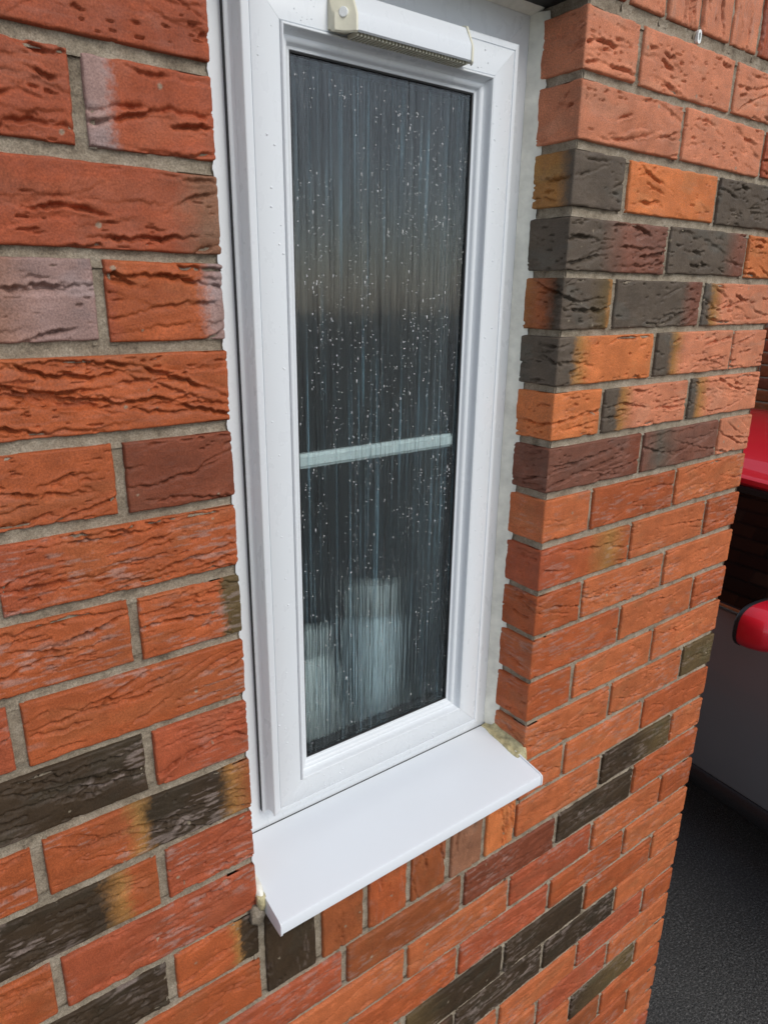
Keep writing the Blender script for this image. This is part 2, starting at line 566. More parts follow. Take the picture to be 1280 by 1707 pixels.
    return np_mesh(name, V, Q, col, True, ex)


wall = empty('brick_wall', (0, 0, 0), 'orange and brown multi-coloured crease-faced brick house wall around the white window', 'wall')
wall['kind'] = 'thing'
RW = np.random.RandomState(11)
J = 0.010
RESTPAL = ['orange'] * 8 + ['warm'] * 4 + ['salmon'] * 2 + ['rust'] * 2 + ['dark', 'olive']


def zj(k): return -0.075 * k + ZO          # centre of bed joint k


def put_brick(x0, x1, k, spec, res, left=0, right=0, smear=0.3, relief=1.0, short=False, busy=False):
    H = 0.065 + RW.uniform(-0.0012, 0.0012)
    if spec is None:
        c = RESTPAL[RW.randint(len(RESTPAL))]
        if c in ('dark', 'olive') and RW.rand() < 0.8: c = 'orange'
        spec = O(c)
    a = x0 + (0 if left else RW.uniform(-0.0012, 0.0012))
    b = x1 + (0 if right else RW.uniform(-0.0012, 0.0012))
    me = brick_mesh('brick', b - a, H, res, RW, spec, left, right, smear=smear, relief=relief, short=short, busy=busy)
    o = link('brick', me, M_BRICK, wall, (a, RW.uniform(-0.0008, 0.0008), zj(k + 1) + 0.005 + RW.uniform(-0.0008, 0.0008)))
    o.rotation_euler = (RW.normal(0, 0.003), RW.normal(0, 0.004) * (0.3 if left or right else 1), 0)
    return o


boxes_rest = []          # bricks outside the picture, (x0,x1,z0,z1, axis)
# left of the opening
for k in range(1, 16):
    xs = [0.0, -0.1025] if k % 2 == 0 else [0.0, -0.215]
    i = 0
    x1 = 0.0
    first = 0.1025 if k % 2 == 0 else 0.215
    while x1 > -1.15:
        x0 = x1 - (first if i == 0 else 0.215)
        if x1 > -0.36:
            sm = 0.10 if k < 7 else 0.6
            put_brick(x0, x1, k, SPEC.get(('L', k, i)), 0.0010 if x1 > -0.25 and k < 13 else 0.0016, right=0.09 if i == 0 else 0, smear=sm, relief=1.35, busy=True)
        else:
            boxes_rest.append((x0, x1, k))
        x1 = x0 - J
        i += 1
for k in range(0, 1):
    x1 = 0.0
    while x1 > -1.15:
        x0 = x1 - (0.1025 if x1 == 0 else 0.215)
        boxes_rest.append((x0, x1, k))
        x1 = x0 - J
# pier right of the opening
for k in range(0, 16):
    edges = [(0, 0.1025), (0.1125, 0.3275), (0.3375, 0.5575)] if k % 2 == 0 else [(0, 0.215), (0.225, 0.440), (0.450, 0.5575)]
    for i, (a, b) in enumerate(edges):
        sm = 0.12 if k < 8 else 0.45
        put_brick(W + a, W + b, k, SPEC.get(('R', k, i)) or O(['orange', 'warm', 'warm', 'orange', 'warm'][RW.randint(5)] if k > 7 else 'salmon'), 0.0014 if k < 14 else 0.0017,
                  left=0.09 if i == 0 else 0, right=0.08 if i == 2 else 0, smear=sm, relief=1.5 if k < 8 else 1.1, short=k < 6, busy=k < 8)
# below the sill: bond runs through
for k in range(16, 30):
    off = 0.1075 if k % 2 == 0 else 0.220
    n = 0
    perps = [W + off + 0.225 * m for m in range(-7, 2)] + [XE + 0.005]
    if XE - perps[-2] < 0.06: perps.pop(-2)
    for j in range(len(perps) - 1):
        a, b = perps[j] + J / 2, perps[j + 1] - J / 2
        idx = j - 6
        vis = b > -0.25 - 0 and (k < 22 or a > W - 0.35) and k < 28
        if vis:
            last = j == len(perps) - 2
            put_brick(a, b, k, SPEC.get(('R', k, idx)) or (O(['orange', 'warm', 'warm', 'red', 'orange'][RW.randint(5)])), 0.0022, right=0.08 if last else 0, smear=0.5, relief=0.85)
        else:
            boxes_rest.append((a, b, k))
# cut bricks on end under the sill
sx = [0.0040, 0.0865, 0.163, 0.2405, 0.317, 0.392, 0.4665]
for i in range(6):
    c = ['olive', 'rust', 'orange', 'rust', 'clay', 'bright'][i]
    me = brick_mesh('soldier_brick', 0.136, sx[i + 1] - sx[i] - 0.011, 0.0016, RW, O('dark') if i == 0 else O(c), smear=0.25, vertical=True)
    link('soldier_brick', me, M_BRICK, wall, (sx[i] + 0.0055, RW.uniform(-0.001, 0.001), zj(16) + 0.0055))
# soldier course over the opening
for i in range(-2, 8):
    x0 = 0.62 + 0.0775 * (i - 1) + 0.005 if i > 0 else 0.62 + 0.0775 * (i - 1) + 0.005
    x1 = x0 + 0.0675
    if x1 > XE: break
    c = ['salmon', 'red', 'salmon', 'salmon', 'salmon', 'salmon', 'red', 'salmon', 'lilac', 'clay'][(i + 2) % 10]
    me = brick_mesh('soldier_brick', 0.215, x1 - x0, 0.0018, RW, O(c), smear=0.3, vertical=True, relief=1.4)
    link('soldier_brick', me, M_BRICK, wall, (x0, RW.uniform(-0.001, 0.001), ZO + 0.011))


def rough_boxes(name, recs, parent, pal, seed):
    """many plain bricks as one part: recs of (origin, ux, n, L, H)"""
    r = np.random.RandomState(seed)
    V, Q, Cc = [], [], []
    for (o, ux, nn, L, H) in recs:
        o, ux, nn = np.array(o), np.array(ux), np.array(nn)
        c = C[pal[r.randint(len(pal))]] * r.uniform(0.8, 1.15)
        b = 0.003
        n0 = len(V)
        jit = r.uniform(-0.001, 0.001)
        for (a0, a1, dd) in ((0, 0, -0.03), (0, 0, -b), (b, b, jit)):
            for (u, v) in ((a0, a1), (L - a0, a1), (L - a0, H - a1), (a0, H - a1)):
                V.append(o + ux * u + np.array([0, 0, v]) + nn * dd)
                Cc.append(c)
        for lv in (0, 4):
            for e in range(4):
                f = (e + 1) % 4
                Q.append([n0 + lv + e, n0 + lv + f, n0 + lv + 4 + f, n0 + lv + 4 + e])
        Q.append([n0 + 8, n0 + 9, n0 + 10, n0 + 11])
    me = np_mesh(name, np.array(V), np.array(Q), np.array(Cc), False)
    return tag(link(name, me, M_BRICK, parent), kind='stuff')


FR, FN = (1, 0, 0), (0, -1, 0)
recs = [((a, 0, zj(k + 1) + 0.005), FR, FN, b - a, 0.065) for a, b, k in boxes_rest]
# unseen wall above the lintel, kept low so skylight reaches the car
for k in range(1, 12):
    z0 = ZO + 0.217 + 0.075 * (k - 1) + 0.01
    x = -1.2 + (0.1125 if k % 2 else 0)
    while x < XE - 0.02:
        L = min(0.215, XE - x)
        recs.append(((x, 0, z0), FR, FN, L, 0.065))
        x += 0.225
x = -1.2
while x < 0.38:
    recs.append(((x, 0, ZO + 0.011), FR, FN, 0.065, 0.2))
    x += 0.075
# gable side of the house beyond the corner
for k in range(0, 44):
    z0 = 0.005 + ZO - 0.075 * 30 + 0.075 * k
    y = 0.092 + (0.1125 if k % 2 else 0)
    if k % 2: recs.append(((XE, 0.092, z0), (0, 1, 0), (1, 0, 0), 0.1025, 0.065))
    while y < 5.0:
        recs.append(((XE, y, z0), (0, 1, 0), (1, 0, 0), 0.215, 0.065))
        y += 0.225
rough_boxes('distant_bricks', recs, wall, RESTPAL, 5)


# ------------------------------------------------------------------ mortar: tooled strips over a backing
def strips(specs, seed):
    """specs: (origin, along, across, normal_in, length, half width) -> concave strips"""
    V, Q = [], []
    n0 = 0
    for q, (o, al, ac, ni, ln, hw) in enumerate(specs):
        o, al, ac, ni = map(np.array, (o, al, ac, ni))
        n = max(2, int(ln / 0.004))
        t = np.linspace(0, ln, n)
        for m in range(7):
            v = -hw + 2 * hw * m / 6
            dep = 0.0022 + 0.0034 * math.cos(v / hw * math.pi / 2 * 0.8)
            off = q * 3.17 + seed
            dd = dep + 0.0022 * (fbm(t * 60 + off, t * 0 + m * 0.8 + off, q, 3) - 0.5) + 0.0013 * (fbm(t * 300 + off, t * 0 + m * 2.1 + off, q, 2) - 0.5)
            V.append(o + al * t[:, None] + ac * v + ni * dd[:, None])
        idx = n0 + np.arange(7 * n).reshape(7, n)
        Q.append(np.stack([idx[:-1, :-1], idx[:-1, 1:], idx[1:, 1:], idx[1:, :-1]], -1).reshape(-1, 4))
        n0 += 7 * n
    return np.concatenate(V), np.concatenate(Q)


XV, ZV, YV = (1, 0, 0), (0, 0, 1), (0, 1, 0)
sp = []
HW = 0.0098
for k in range(0, 30):
    if k < 16:
        sp.append(((-0.6, 0, zj(k)), XV, ZV, YV, 0.6 - 0.0015, HW))
        sp.append(((W + 0.004, 0, zj(k)), XV, ZV, YV, XE - W - 0.008, HW))
        sp.append(((W, 0.10, zj(k)), (0, -1, 0), ZV, XV, 0.10 - 0.003, HW))
        sp.append(((0.0030, 0.003, zj(k)), YV, ZV, (-1, 0, 0), 0.1, HW))
    else:
        sp.append(((-0.6, 0, zj(k)), XV, ZV, YV, XE + 0.6 - 0.004, HW))
    sp.append(((XE, 0.003, zj(k)), YV, ZV, (-1, 0, 0), 0.3, HW))
    for xx in ([-0.1075, -0.3325] if k % 2 == 0 else [-0.220, -0.445]) if k < 16 else []:
        if k: sp.append(((xx, 0, zj(k + 1) + 0.0035), ZV, (-1, 0, 0), YV, 0.068, HW))
    for xx in ([0.1075, 0.3325] if k % 2 == 0 else [0.220, 0.445]):
        sp.append(((W + xx, 0, zj(k + 1) + 0.0035), ZV, (-1, 0, 0), YV, 0.068, HW))
    if k >= 16:
        for m in range(-5, 0):
            xx = (0.1075 if k % 2 == 0 else 0.220) + 0.225 * m
            sp.append(((W + xx, 0, zj(k + 1) + 0.0035), ZV, (-1, 0, 0), YV, 0.068, HW))
        if k % 2: sp.append(((W - 0.005, 0, zj(k + 1)), ZV, (-1, 0, 0), YV, 0.075, HW))
for x in sx: sp.append(((x, 0, zj(16)), ZV, (-1, 0, 0), YV, 0.14, HW))
for i in range(-2, 7): sp.append(((0.62 + 0.0775 * (i - 1), 0, ZO + 0.002), ZV, (-1, 0, 0), YV, 0.233, HW))
sp.append(((W + 0.004, 0, ZO + 0.004), XV, ZV, YV, XE - W - 0.008, 0.0135))
mv, mq = strips(sp, 3)
link('mortar_joints', np_mesh('mortar_joints', mv, mq, None, True), M_MORTAR, wall)
b = MB()
b.box((-1.2, 0.011, 0), (-0.0115, 0.10, zj(0)))
b.box((W + 0.0115, 0.011, 0), (XE - 0.0115, 0.10, zj(0) + 0.0005))
b.box((-0.0115, 0.011, 0), (W + 0.0115, 0.10, zj(14) - 0.01))
b.box((-1.2, 0.011, ZO + 0.012), (XE - 0.0115, 0.10, ZO + 1.05))
b.box((XE - 0.11, 0.10, 0), (XE - 0.0115, 5.0, ZO + 1.05))
link('mortar_backing', b.mesh('mortar_backing'), M_MORTAR, wall)
lin = MB().box((-0.15, 0.012, ZO + 0.008), (W + 0.15, 0.145, ZO + 0.0115))
lin.box((0.0, 0.004, ZO + 0.0085), (W + 0.002, 0.012, ZO + 0.0115))
link('steel_lintel', lin.mesh('steel_lintel'), M_STEEL, wall)
# a small weep vent in the bed joint under the soldiers
wv = MB()
def rr(x, z, w, h, y, n=5):
    out = []
    r = w * 0.49
    for cx, cz, a0 in ((x, z + h / 2 - r, 0), (x, z - h / 2 + r, 180)):
        for i in range(n + 1):
            a = math.radians(a0 + 180 * i / n)
            out.append((cx + r * math.cos(a), y, cz + r * math.sin(a)))
    return out
_o1, _o2 = rr(0.699, ZO + 0.0055, 0.0085, 0.0165, 0.014), rr(0.699, ZO + 0.0055, 0.0085, 0.0165, 0.0005)
_i2, _i1 = rr(0.699, ZO + 0.0055, 0.0045, 0.0095, 0.0005), rr(0.699, ZO + 0.0055, 0.0045, 0.0095, 0.008)
wv.loft([_o1, _o2, _i2, _i1], caps=True)
wp = link('weep_vent', wv.mesh('weep_vent', 40), M_WHITE, wall)

# ------------------------------------------------------------------ the window
FX0, FX1, FZ0, FZ1 = 0.0, W, ZO - 1.031, ZO + 0.010
win = empty('window', (W / 2, 0.08, FZ0), 'narrow white plastic casement window with streaky obscured glass set in the brick wall', 'window')
win['kind'] = 'thing'
SIDES = ('bottom', 'top', 'left', 'right')


def sweep(side, prof, gap=0.00012, inset=0.0):
    """closed profile (t, y) swept along one side of the frame with mitred ends"""
    a, bb = [], []
    for t, y in prof:
        x0, x1, z0, z1 = FX0 + t, FX1 - t, FZ0 + t, FZ1 - t
        if side == 'bottom': p, q = (x0 + gap, y, z0), (x1 - gap, y, z0)
        elif side == 'top': p, q = (x0 + gap, y, z1), (x1 - gap, y, z1)
        elif side == 'left': p, q = (x0, y, z0 + gap), (x0, y, z1 - gap)
        else: p, q = (x1, y, z0 + gap), (x1, y, z1 - gap)
        a.append(p)
        bb.append(q)
    return MB().loft([a, bb])


def arc(cx, cy, r, a0, a1, n=5):
    return [(cx + r * math.cos(math.radians(a0 + (a1 - a0) * i / n)), cy + r * math.sin(math.radians(a0 + (a1 - a0) * i / n))) for i in range(n + 1)]


P_FRAME = [(0.0015, 0.140), (0.0015, 0.0840)] + arc(0.0025, 0.0840, 0.001, 180, 270, 2) + [(0.053, 0.0830), (0.053, 0.0955), (0.066, 0.0955), (0.066, 0.140)]
P_SASH = [(0.0545, 0.0945), (0.0545, 0.0775), (0.0482, 0.0765), (0.0478, 0.0745), (0.0486, 0.0735), (0.0515, 0.0730), (0.0540, 0.0705), (0.0552, 0.0640),
          (0.0545, 0.0560)] + arc(0.0562, 0.0546, 0.0018, 180, 265, 4) + [(0.0618, 0.0520), (0.0622, 0.0532), (0.0630, 0.0532), (0.0634, 0.0521),
          (0.0640, 0.0518), (0.0930, 0.0518), (0.0936, 0.0524), (0.0936, 0.0945)]
P_BEAD = [(0.0940, 0.0900), (0.0940, 0.0528), (0.0943, 0.0512)] + arc(0.0958, 0.0512, 0.0013, 190, 330, 5) + [(0.0975, 0.0535), (0.0985, 0.0575), (0.1005, 0.0602)] + \
         arc(0.1025, 0.0655, 0.0048, 255, 345, 5) + [(0.1080, 0.0660), (0.1088, 0.0664), (0.1110, 0.0666), (0.1114, 0.0674), (0.1114, 0.0692), (0.1060, 0.0900)]
P_GAP_SHADE = [(0.0484, 0.0829), (0.0484, 0.0767), (0.0540, 0.0778), (0.0540, 0.0829)]  # black strip standing in for the shadow gap between sash and frame
P_GASK = [(0.1100, 0.0695), (0.1112, 0.0676), (0.1130, 0.0680), (0.1134, 0.0699), (0.1110, 0.0699)]
P_SPACE = [(0.1060, 0.0752), (0.1152, 0.0752), (0.1152, 0.0920), (0.1060, 0.0920)]
for sd in SIDES:
    fn = {'bottom': 'frame_base', 'top': 'frame_head'}.get(sd, 'frame_jamb')
    link(fn, sweep(sd, P_FRAME).mesh(fn, 28), M_UPVC, win)
    sn = 'sash_rail' if sd in ('bottom', 'top') else 'sash_stile'
    so = link(sn, sweep(sd, P_SASH).mesh(sn, 28), M_UPVC, win)
    link('glazing_bead', sweep(sd, P_BEAD).mesh('glazing_bead', 40), M_UPVC, so)
    link('gap_shade_strip', sweep(sd, P_GAP_SHADE, 0.0).mesh('gap_shade_strip'), M_RUBBER, so)
    link('glazing_gasket', sweep(sd, P_GASK, 0.0).mesh('glazing_gasket', 40), M_RUBBER, so)
    link('spacer_bar', sweep(sd, P_SPACE, 0.0).mesh('spacer_bar'), M_RUBBER, win)
GX0, GX1, GZ0, GZ1 = FX0 + 0.108, FX1 - 0.108, FZ0 + 0.108, FZ1 - 0.108
pane = link('glass_pane', MB().box((GX0, 0.0702, GZ0), (GX1, 0.0745, GZ1)).mesh('glass_pane'), M_GLASS, win)
# bar sealed inside the glazing unit
zb = ZO - 0.5172
bar_prof = [(0.0790, -0.0088), (0.0775, -0.0058), (0.0765, -0.0050), (0.0762, 0.0050), (0.0775, 0.0060), (0.0790, 0.0088), (0.0850, 0.0088), (0.0850, -0.0088)]
link('glazing_bar', MB().loft([[(x, y, zb + z) for y, z in bar_prof] for x in (FX0 + 0.1153, FX1 - 0.1153)]).mesh('glazing_bar', 25), M_WHITE, win)

# trickle vent on the head of the sash
tv = [(0.0517, -0.0475), (0.0430, -0.0485), (0.0395, -0.0500), (0.0300, -0.0665), (0.0288, -0.0700), (0.0288, -0.0830), (0.0305, -0.0845), (0.0320, -0.0820), (0.0517, -0.0815)]
body = link('trickle_vent', MB().loft([[(x, y, ZO + z) for y, z in tv] for x in (0.1655, 0.3165)]).mesh('trickle_vent', 25), M_UPVC, win)
def capring(x, g, pull):
    return [(x, 0.0517 if y > 0.05 else min(0.0516, y + pull - g), ZO + z + (g if z > -0.06 else -g)) for y, z in tv]
cap = MB().loft([capring(0.1662, 0.0012, 0), capring(0.1640, 0.0014, 0.0002), capring(0.1560, 0.0012, 0.0090), capring(0.1480, 0.0008, 0.0130), capring(0.1465, 0.0, 0.0150)])
lc = link('end_cap', cap.mesh('end_cap', 30), M_CREAM, body)
cap = MB().loft([capring(0.3158, 0.0012, 0), capring(0.3185, 0.0014, 0.0004), capring(0.3235, 0.0010, 0.0060), capring(0.3250, 0.0, 0.0090)])
link('end_cap', cap.mesh('end_cap', 30), M_CREAM, body)
bt = MB()
nrm = Vector((-0.72, -0.69, 0)).normalized()
tg = Vector((nrm.y, -nrm.x, 0))
ctr = Vector((0.1555, 0.0370, ZO - 0.0690))
bt.loft([[tuple(ctr + nrm * d + tg * r * math.cos(a) + Vector((0, 0, r * math.sin(a)))) for a in [i * math.pi / 8 for i in range(16)]] for r, d in ((0.0046, -0.002), (0.0046, 0.0012), (0.0040, 0.0018))])
link('screw_cover', bt.mesh('screw_cover', 30), M_WHITE, body)
for i in range(34):
    x = 0.1690 + i * 0.00435
    link('vent_slat', MB().box((x, 0.0335, ZO - 0.0865), (x + 0.0018, 0.0512, ZO - 0.0822)).mesh('vent_slat'), M_CREAM, body)

# sill
def sill_ring(x, e=0.0):
    pts = [(0.120, -1.0135), (0.0775, -1.0150), (-0.0420, -1.0332), (-0.0462, -1.0350), (-0.0475, -1.0375), (-0.0475, -1.0505), (-0.0455, -1.0525), (-0.0320, -1.0520), (-0.0300, -1.0465), (0.120, -1.0300)]
    return [(x, y, ZO + z) for y, z in pts]
SX0, SX1 = 0.0095, W - 0.0105
sill = link('sill', MB().loft([sill_ring(SX0), sill_ring(SX1)]).mesh('sill', 30), M_SILL, win)
def endcap(x0, x1):
    pts = [(0.010, -1.0232), (-0.0424, -1.0322), (-0.0472, -1.0345), (-0.0487, -1.0375), (-0.0487, -1.0510), (-0.0465, -1.0537), (-0.020, -1.0530), (0.010, -1.0500)]
    return MB().loft([[(x, y, ZO + z) for y, z in pts] for x in (x0, x1)]).mesh('end_cap', bevel=0.0006)
link('end_cap', endcap(SX0 - 0.0030, SX0 - 0.0003), M_SILL, sill)
link('end_cap', endcap(SX1 + 0.0003, SX1 + 0.0030), M_SILL, sill)


link('joint_line', MB().box((0.004, 0.0812, ZO - 1.0160), (W - 0.010, 0.0829, ZO - 1.0146)).mesh('joint_line'), M_RUBBER, win)


# sealant: gunned fillets between frame and brick, lumps at the sill ends
def fillet(p_in, p_out, n, wob, seed, bulge=0.0015):
    """p_in(t), p_out(t): points on the frame and on the brick, t in 0..1"""
    V, Q = [], []
    m = 6
    for i in range(n):
        t = i / (n - 1)
        a, bq = np.array(p_in(t)), np.array(p_out(t))
        dv = bq - a
        k1 = (fbm(np.array([t * n * 0.12 + seed]), np.array([seed * 1.7]), seed, 3)[0] - 0.5)
        k2 = (fbm(np.array([t * n * 0.45 + seed]), np.array([seed * 2.7]), seed + 2, 2)[0] - 0.5)
        for j in range(m):
            f = j / (m - 1)
            fo = f * (1 + wob * (k1 + 0.6 * k2) * (f > 0.5))
            w = np.array((0, -1, 0)) * bulge * math.sin(math.pi * f) * (1 + k1 * 2)
            V.append(a + dv * fo + w)
    for i in range(n - 1):
        for j in range(m - 1):
            q = i * m + j
            Q.append([q, q + 1, q + m + 1, q + m])
    return V, Q


def seal(name, p_in, p_out, n, wob, seed, mat, bulge=0.0015):
    V, Q = fillet(p_in, p_out, n, wob, seed, bulge)
    me = pd_mesh(name, V, Q, 60)
    return link(name, me, mat, win)


zs0, zs1 = ZO - 1.012, ZO + 0.004
seal('sealant', lambda t: (W - 0.0085, 0.0828, zs0 + (zs1 - zs0) * t), lambda t: (W + 0.0035, 0.0600, zs0 + (zs1 - zs0) * t), 420, 0.16, 3, M_SEAL)
seal('sealant', lambda t: (0.0180, 0.0828, zs0 + (zs1 - zs0) * t), lambda t: (-0.0035, 0.0620, zs0 + (zs1 - zs0) * t), 300, 0.2, 5, M_UPVC)
seal('sealant', lambda t: (W * t, 0.0828, ZO + 0.0015), lambda t: (W * t, 0.0680, ZO + 0.0082), 120, 0.3, 6, M_SEAL)


def lump(name, pts, radii, mat, seed, squash=(1, 1, 1), amp=0.6):
    """a lumpy bead along a polyline"""
    rings = []
    n = 14
    P = [Vector(p) for p in pts]
    for i, p in enumerate(P):
        d = (P[min(i + 1, len(P) - 1)] - P[max(i - 1, 0)]).normalized()
        up = Vector((0, 0, 1)) if abs(d.z) < 0.8 else Vector((1, 0, 0))
        s1 = d.cross(up).normalized()
        s2 = s1.cross(d)
        ring = []
        for j in range(n):
            a = 2 * math.pi * j / n
            r = radii[i] * (1 + amp * (fbm(np.array([i * 0.5 + seed]), np.array([math.cos(a) * 1.5 + math.sin(a) * 1.1 + seed]), seed, 3)[0] - 0.5))
            v = s1 * math.cos(a) * r + s2 * math.sin(a) * r
            ring.append(tuple(p + Vector((v.x * squash[0], v.y * squash[1], v.z * squash[2]))))
        rings.append(ring)
    return link(name, MB().loft(rings).mesh(name, 70), mat, win)


def along(a, b, n): return [tuple(Vector(a).lerp(Vector(b), i / (n - 1))) for i in range(n)]


def smear_bed():
    """sealant smeared between the sill end and the reveal, with a raised rim and a rounded nose"""
    n, m = 44, 12
    V, F = [], []
    for i in range(n):
        t = i / (n - 1)
        y = 0.0800 + (-0.0055 - 0.0800) * t
        zt = ZO - 1.0150 - 0.0175 * (0.0775 - y) / 0.1195
        nose = math.sqrt(max(0.0, 1 - max(0, (t - 0.90) / 0.10) ** 2))
        a = 0.0062 + 0.0022 * (fbm(np.array([t * 9.0]), np.array([1.3]), 3, 3)[0] - 0.5) * 2 + 0.0015 * math.sin(t * 3)
        for j in range(m):
            f = j / (m - 1)
            x = (SX1 - a) + (W + 0.0030 - SX1 + a) * f
            k = fbm(np.array([t * 14.0]), np.array([f * 3.0 + 4]), 5, 3)[0] - 0.5
            up = 0.0016 + 0.0105 * max(0, f - 0.45) ** 1.3 / 0.46 + 0.0030 * k + 0.0026 * math.exp(-((f - 0.86) / 0.07) ** 2)
            if j == 0: up = -0.0015
            V.append((x, y + 0.0012 * k, zt - 0.006 + (up + 0.006) * nose))
    for i in range(n - 1):
        for j in range(m - 1):
            q = i * m + j
            F.append((q, q + m, q + m + 1, q + 1))
    base = len(V)
    for i in range(n):
        for j in (0, m - 1):
            x, y, z = V[i * m + j]
            V.append((x, y, z - 0.012))
    for i in range(n - 1):
        F.append((i * m, base + 2 * i, base + 2 * i + 2, (i + 1) * m))
        F.append((i * m + m - 1, (i + 1) * m + m - 1, base + 2 * i + 3, base + 2 * i + 1))
    F.append(tuple((n - 1) * m + j for j in range(m)) + (base + 2 * (n - 1) + 1, base + 2 * (n - 1)))
    link('sealant_lump', pd_mesh('sealant_lump', V, F, 60), M_FOAM, win)


smear_bed()
lump('sealant_lump', along((0.0050, 0.060, ZO - 1.0155), (0.0035, -0.008, ZO - 1.0285), 16), [0.0075 * min(1, (15 - i) / 3 + 0.5) for i in range(16)], M_SEAL, 7, (0.8, 1, 1.3))
lump('sealant_lump', along((0.0030, -0.004, ZO - 1.024), (0.0045, -0.006, ZO - 1.046), 8), [0.006, 0.0075, 0.0078, 0.0075, 0.007, 0.006, 0.005, 0.003], M_FOAM, 2, (0.9, 0.9, 1))
lump('mortar_lump', along((-0.0010, 0.000, ZO - 1.040), (-0.0005, 0.000, ZO - 1.070), 10), [0.006, 0.009, 0.0105, 0.0115, 0.0115, 0.011, 0.0105, 0.009, 0.007, 0.004], M_MORTAR, 6, (0.95, 0.8, 1), 1.0)

# rain on the glass and on the frame
RD = np.random.RandomState(4)
M_BEAD = plain('water_bead', (0.80, 0.83, 0.86), 0.06, nscale=30, var=0.03, bdist=0)
def drops(name, pts, parent, mat=None):
    """pts: (x, y, z, radius, stretch)"""
    V, Q, ex = [], [], []
    for (x, y, z, r, st) in pts:
        n0 = len(V)
        for lat, (cr, hh) in enumerate(((1.0, 0.0), (0.9, 0.42), (0.55, 0.78))):
            for j in range(7):
                a = 2 * math.pi * j / 7 + 0.3
                V.append((x + r * cr * math.cos(a), y - r * hh * 0.75, z + r * st * cr * math.sin(a) * (1.15 if math.sin(a) < 0 else 0.9)))
        V.append((x, y - r * 0.72, z))
        for lat in range(2):
            for j in range(7):
                k = (j + 1) % 7
                Q.append([n0 + lat * 7 + j, n0 + lat * 7 + k, n0 + lat * 7 + 7 + k, n0 + lat * 7 + 7 + j])
        for j in range(7): ex.append([n0 + 14 + j, n0 + 14 + (j + 1) % 7, n0 + 21])
    me = np_mesh(name, np.array(V), np.array(Q), None, True, ex)
    return tag(link(name, me, mat or M_WATER, parent), kind='stuff')


gd = []
for _ in range(6500):
    t = RD.rand() ** 0.75
    z = GZ0 + 0.012 + (GZ1 - GZ0 - 0.03) * (0.5 + 0.5 * (2 * t - 1)) 
    x = RD.uniform(GX0 + 0.006, GX1 - 0.006)
    if fbm(np.array([x * 90]), np.array([z * 16]), 2, 2)[0] < 0.42: continue
    r = 0.00024 + 0.00070 * RD.rand() ** 4
    gd.append((x, 0.0702, z, r, 1.0 + (RD.rand() < 0.25) * RD.rand() * 2.0))
drops('raindrops', gd, pane)
fd = []
for _ in range(230):
    sd = RD.randint(4)
    t = RD.uniform(0.065, 0.092)
    u = RD.rand()
    r = 0.0005 + 0.0008 * RD.rand() ** 2
    if sd == 0: x, z = FX0 + t, FZ0 + 0.1 + (FZ1 - FZ0 - 0.2) * u
    elif sd == 1: x, z = FX1 - t, FZ0 + 0.1 + (FZ1 - FZ0 - 0.2) * u
    elif sd == 2: x, z = FX0 + 0.1 + (W - 0.2) * u, FZ0 + t
    else: x, z = FX0 + 0.1 + (W - 0.2) * u, FZ1 - t
    if sd == 3 and 0.14 < x < 0.33: continue
    fd.append((x, 0.0518, z, r, 1.0))
drops('raindrops', fd, win, M_BEAD)

# ------------------------------------------------------------------ room behind the glass
def structure(name, mb, mat, **k):
    o = link(name, mb.mesh(name, **k), mat)
    o['kind'] = 'structure'
    return o
inner = MB()
inner.box((-1.2, 0.141, 0), (0.0, 0.27, ZO + 0.3)).box((W, 0.141, 0), (XE - 0.12, 0.27, ZO + 0.3)).box((0, 0.141, 0), (W, 0.27, ZO - 1.045)).box((0, 0.141, ZO + 0.012), (W, 0.27, ZO + 0.3))
structure('room_front_wall', inner, M_PLASTER)
structure('room_side_wall', MB().box((0.80, 0.271, 0), (0.90, 2.6, ZO + 0.3)), M_PLASTER)
structure('room_left_wall', MB().box((-1.2, 0.271, 0), (-1.1, 2.6, 1.1)).box((-1.2, 0.271, 1.9), (-1.1, 2.6, ZO + 0.3)).box((-1.2, 0.271, 1.1), (-1.1, 0.32, 1.9)).box((-1.2, 0.9, 1.1), (-1.1, 2.6, 1.9)), M_ROOMDARK)  # unseen opening in this wall, added to let daylight into the room
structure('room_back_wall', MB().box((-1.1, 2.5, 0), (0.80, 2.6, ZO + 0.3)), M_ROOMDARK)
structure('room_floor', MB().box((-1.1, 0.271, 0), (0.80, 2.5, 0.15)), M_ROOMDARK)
structure('room_ceiling', MB().box((-1.1, 0.271, ZO + 0.2), (0.80, 2.5, ZO + 0.3)), M_PLASTER)
tag(link('window_board', MB().box((-0.0, 0.141, ZO - 1.044), (W, 0.30, ZO - 1.022)).mesh('window_board', bevel=0.004), M_WHITE), 'white board behind the lower edge of the window glass', 'window board', kind='thing')


def bottle(name, x, y, r, h, neck, mat, capmat, label):
    e = empty(name, (x, y, ZO - 1.0215), label, 'bottle')
    def lathe(pr):
        return MB().loft([[(q * math.cos(a), q * 0.8 * math.sin(a), z) for a in [2 * math.pi * i / 24 for i in range(24)]] for q, z in pr])
    link('body', lathe([(r * 0.9, 0), (r, 0.01), (r, h * 0.62), (r * 0.97, h * 0.72), (r * 0.6, h * 0.80), (r * 0.45, h * 0.81)]).mesh('body', 40), mat, e, (0, 0, 0))
    link('cap', lathe([(r * 0.55, h * 0.812), (r * 0.58, h * 0.83), (r * 0.56, h * 0.99), (r * 0.5, h)]).mesh('cap', 40), capmat, e, (0, 0, 0))


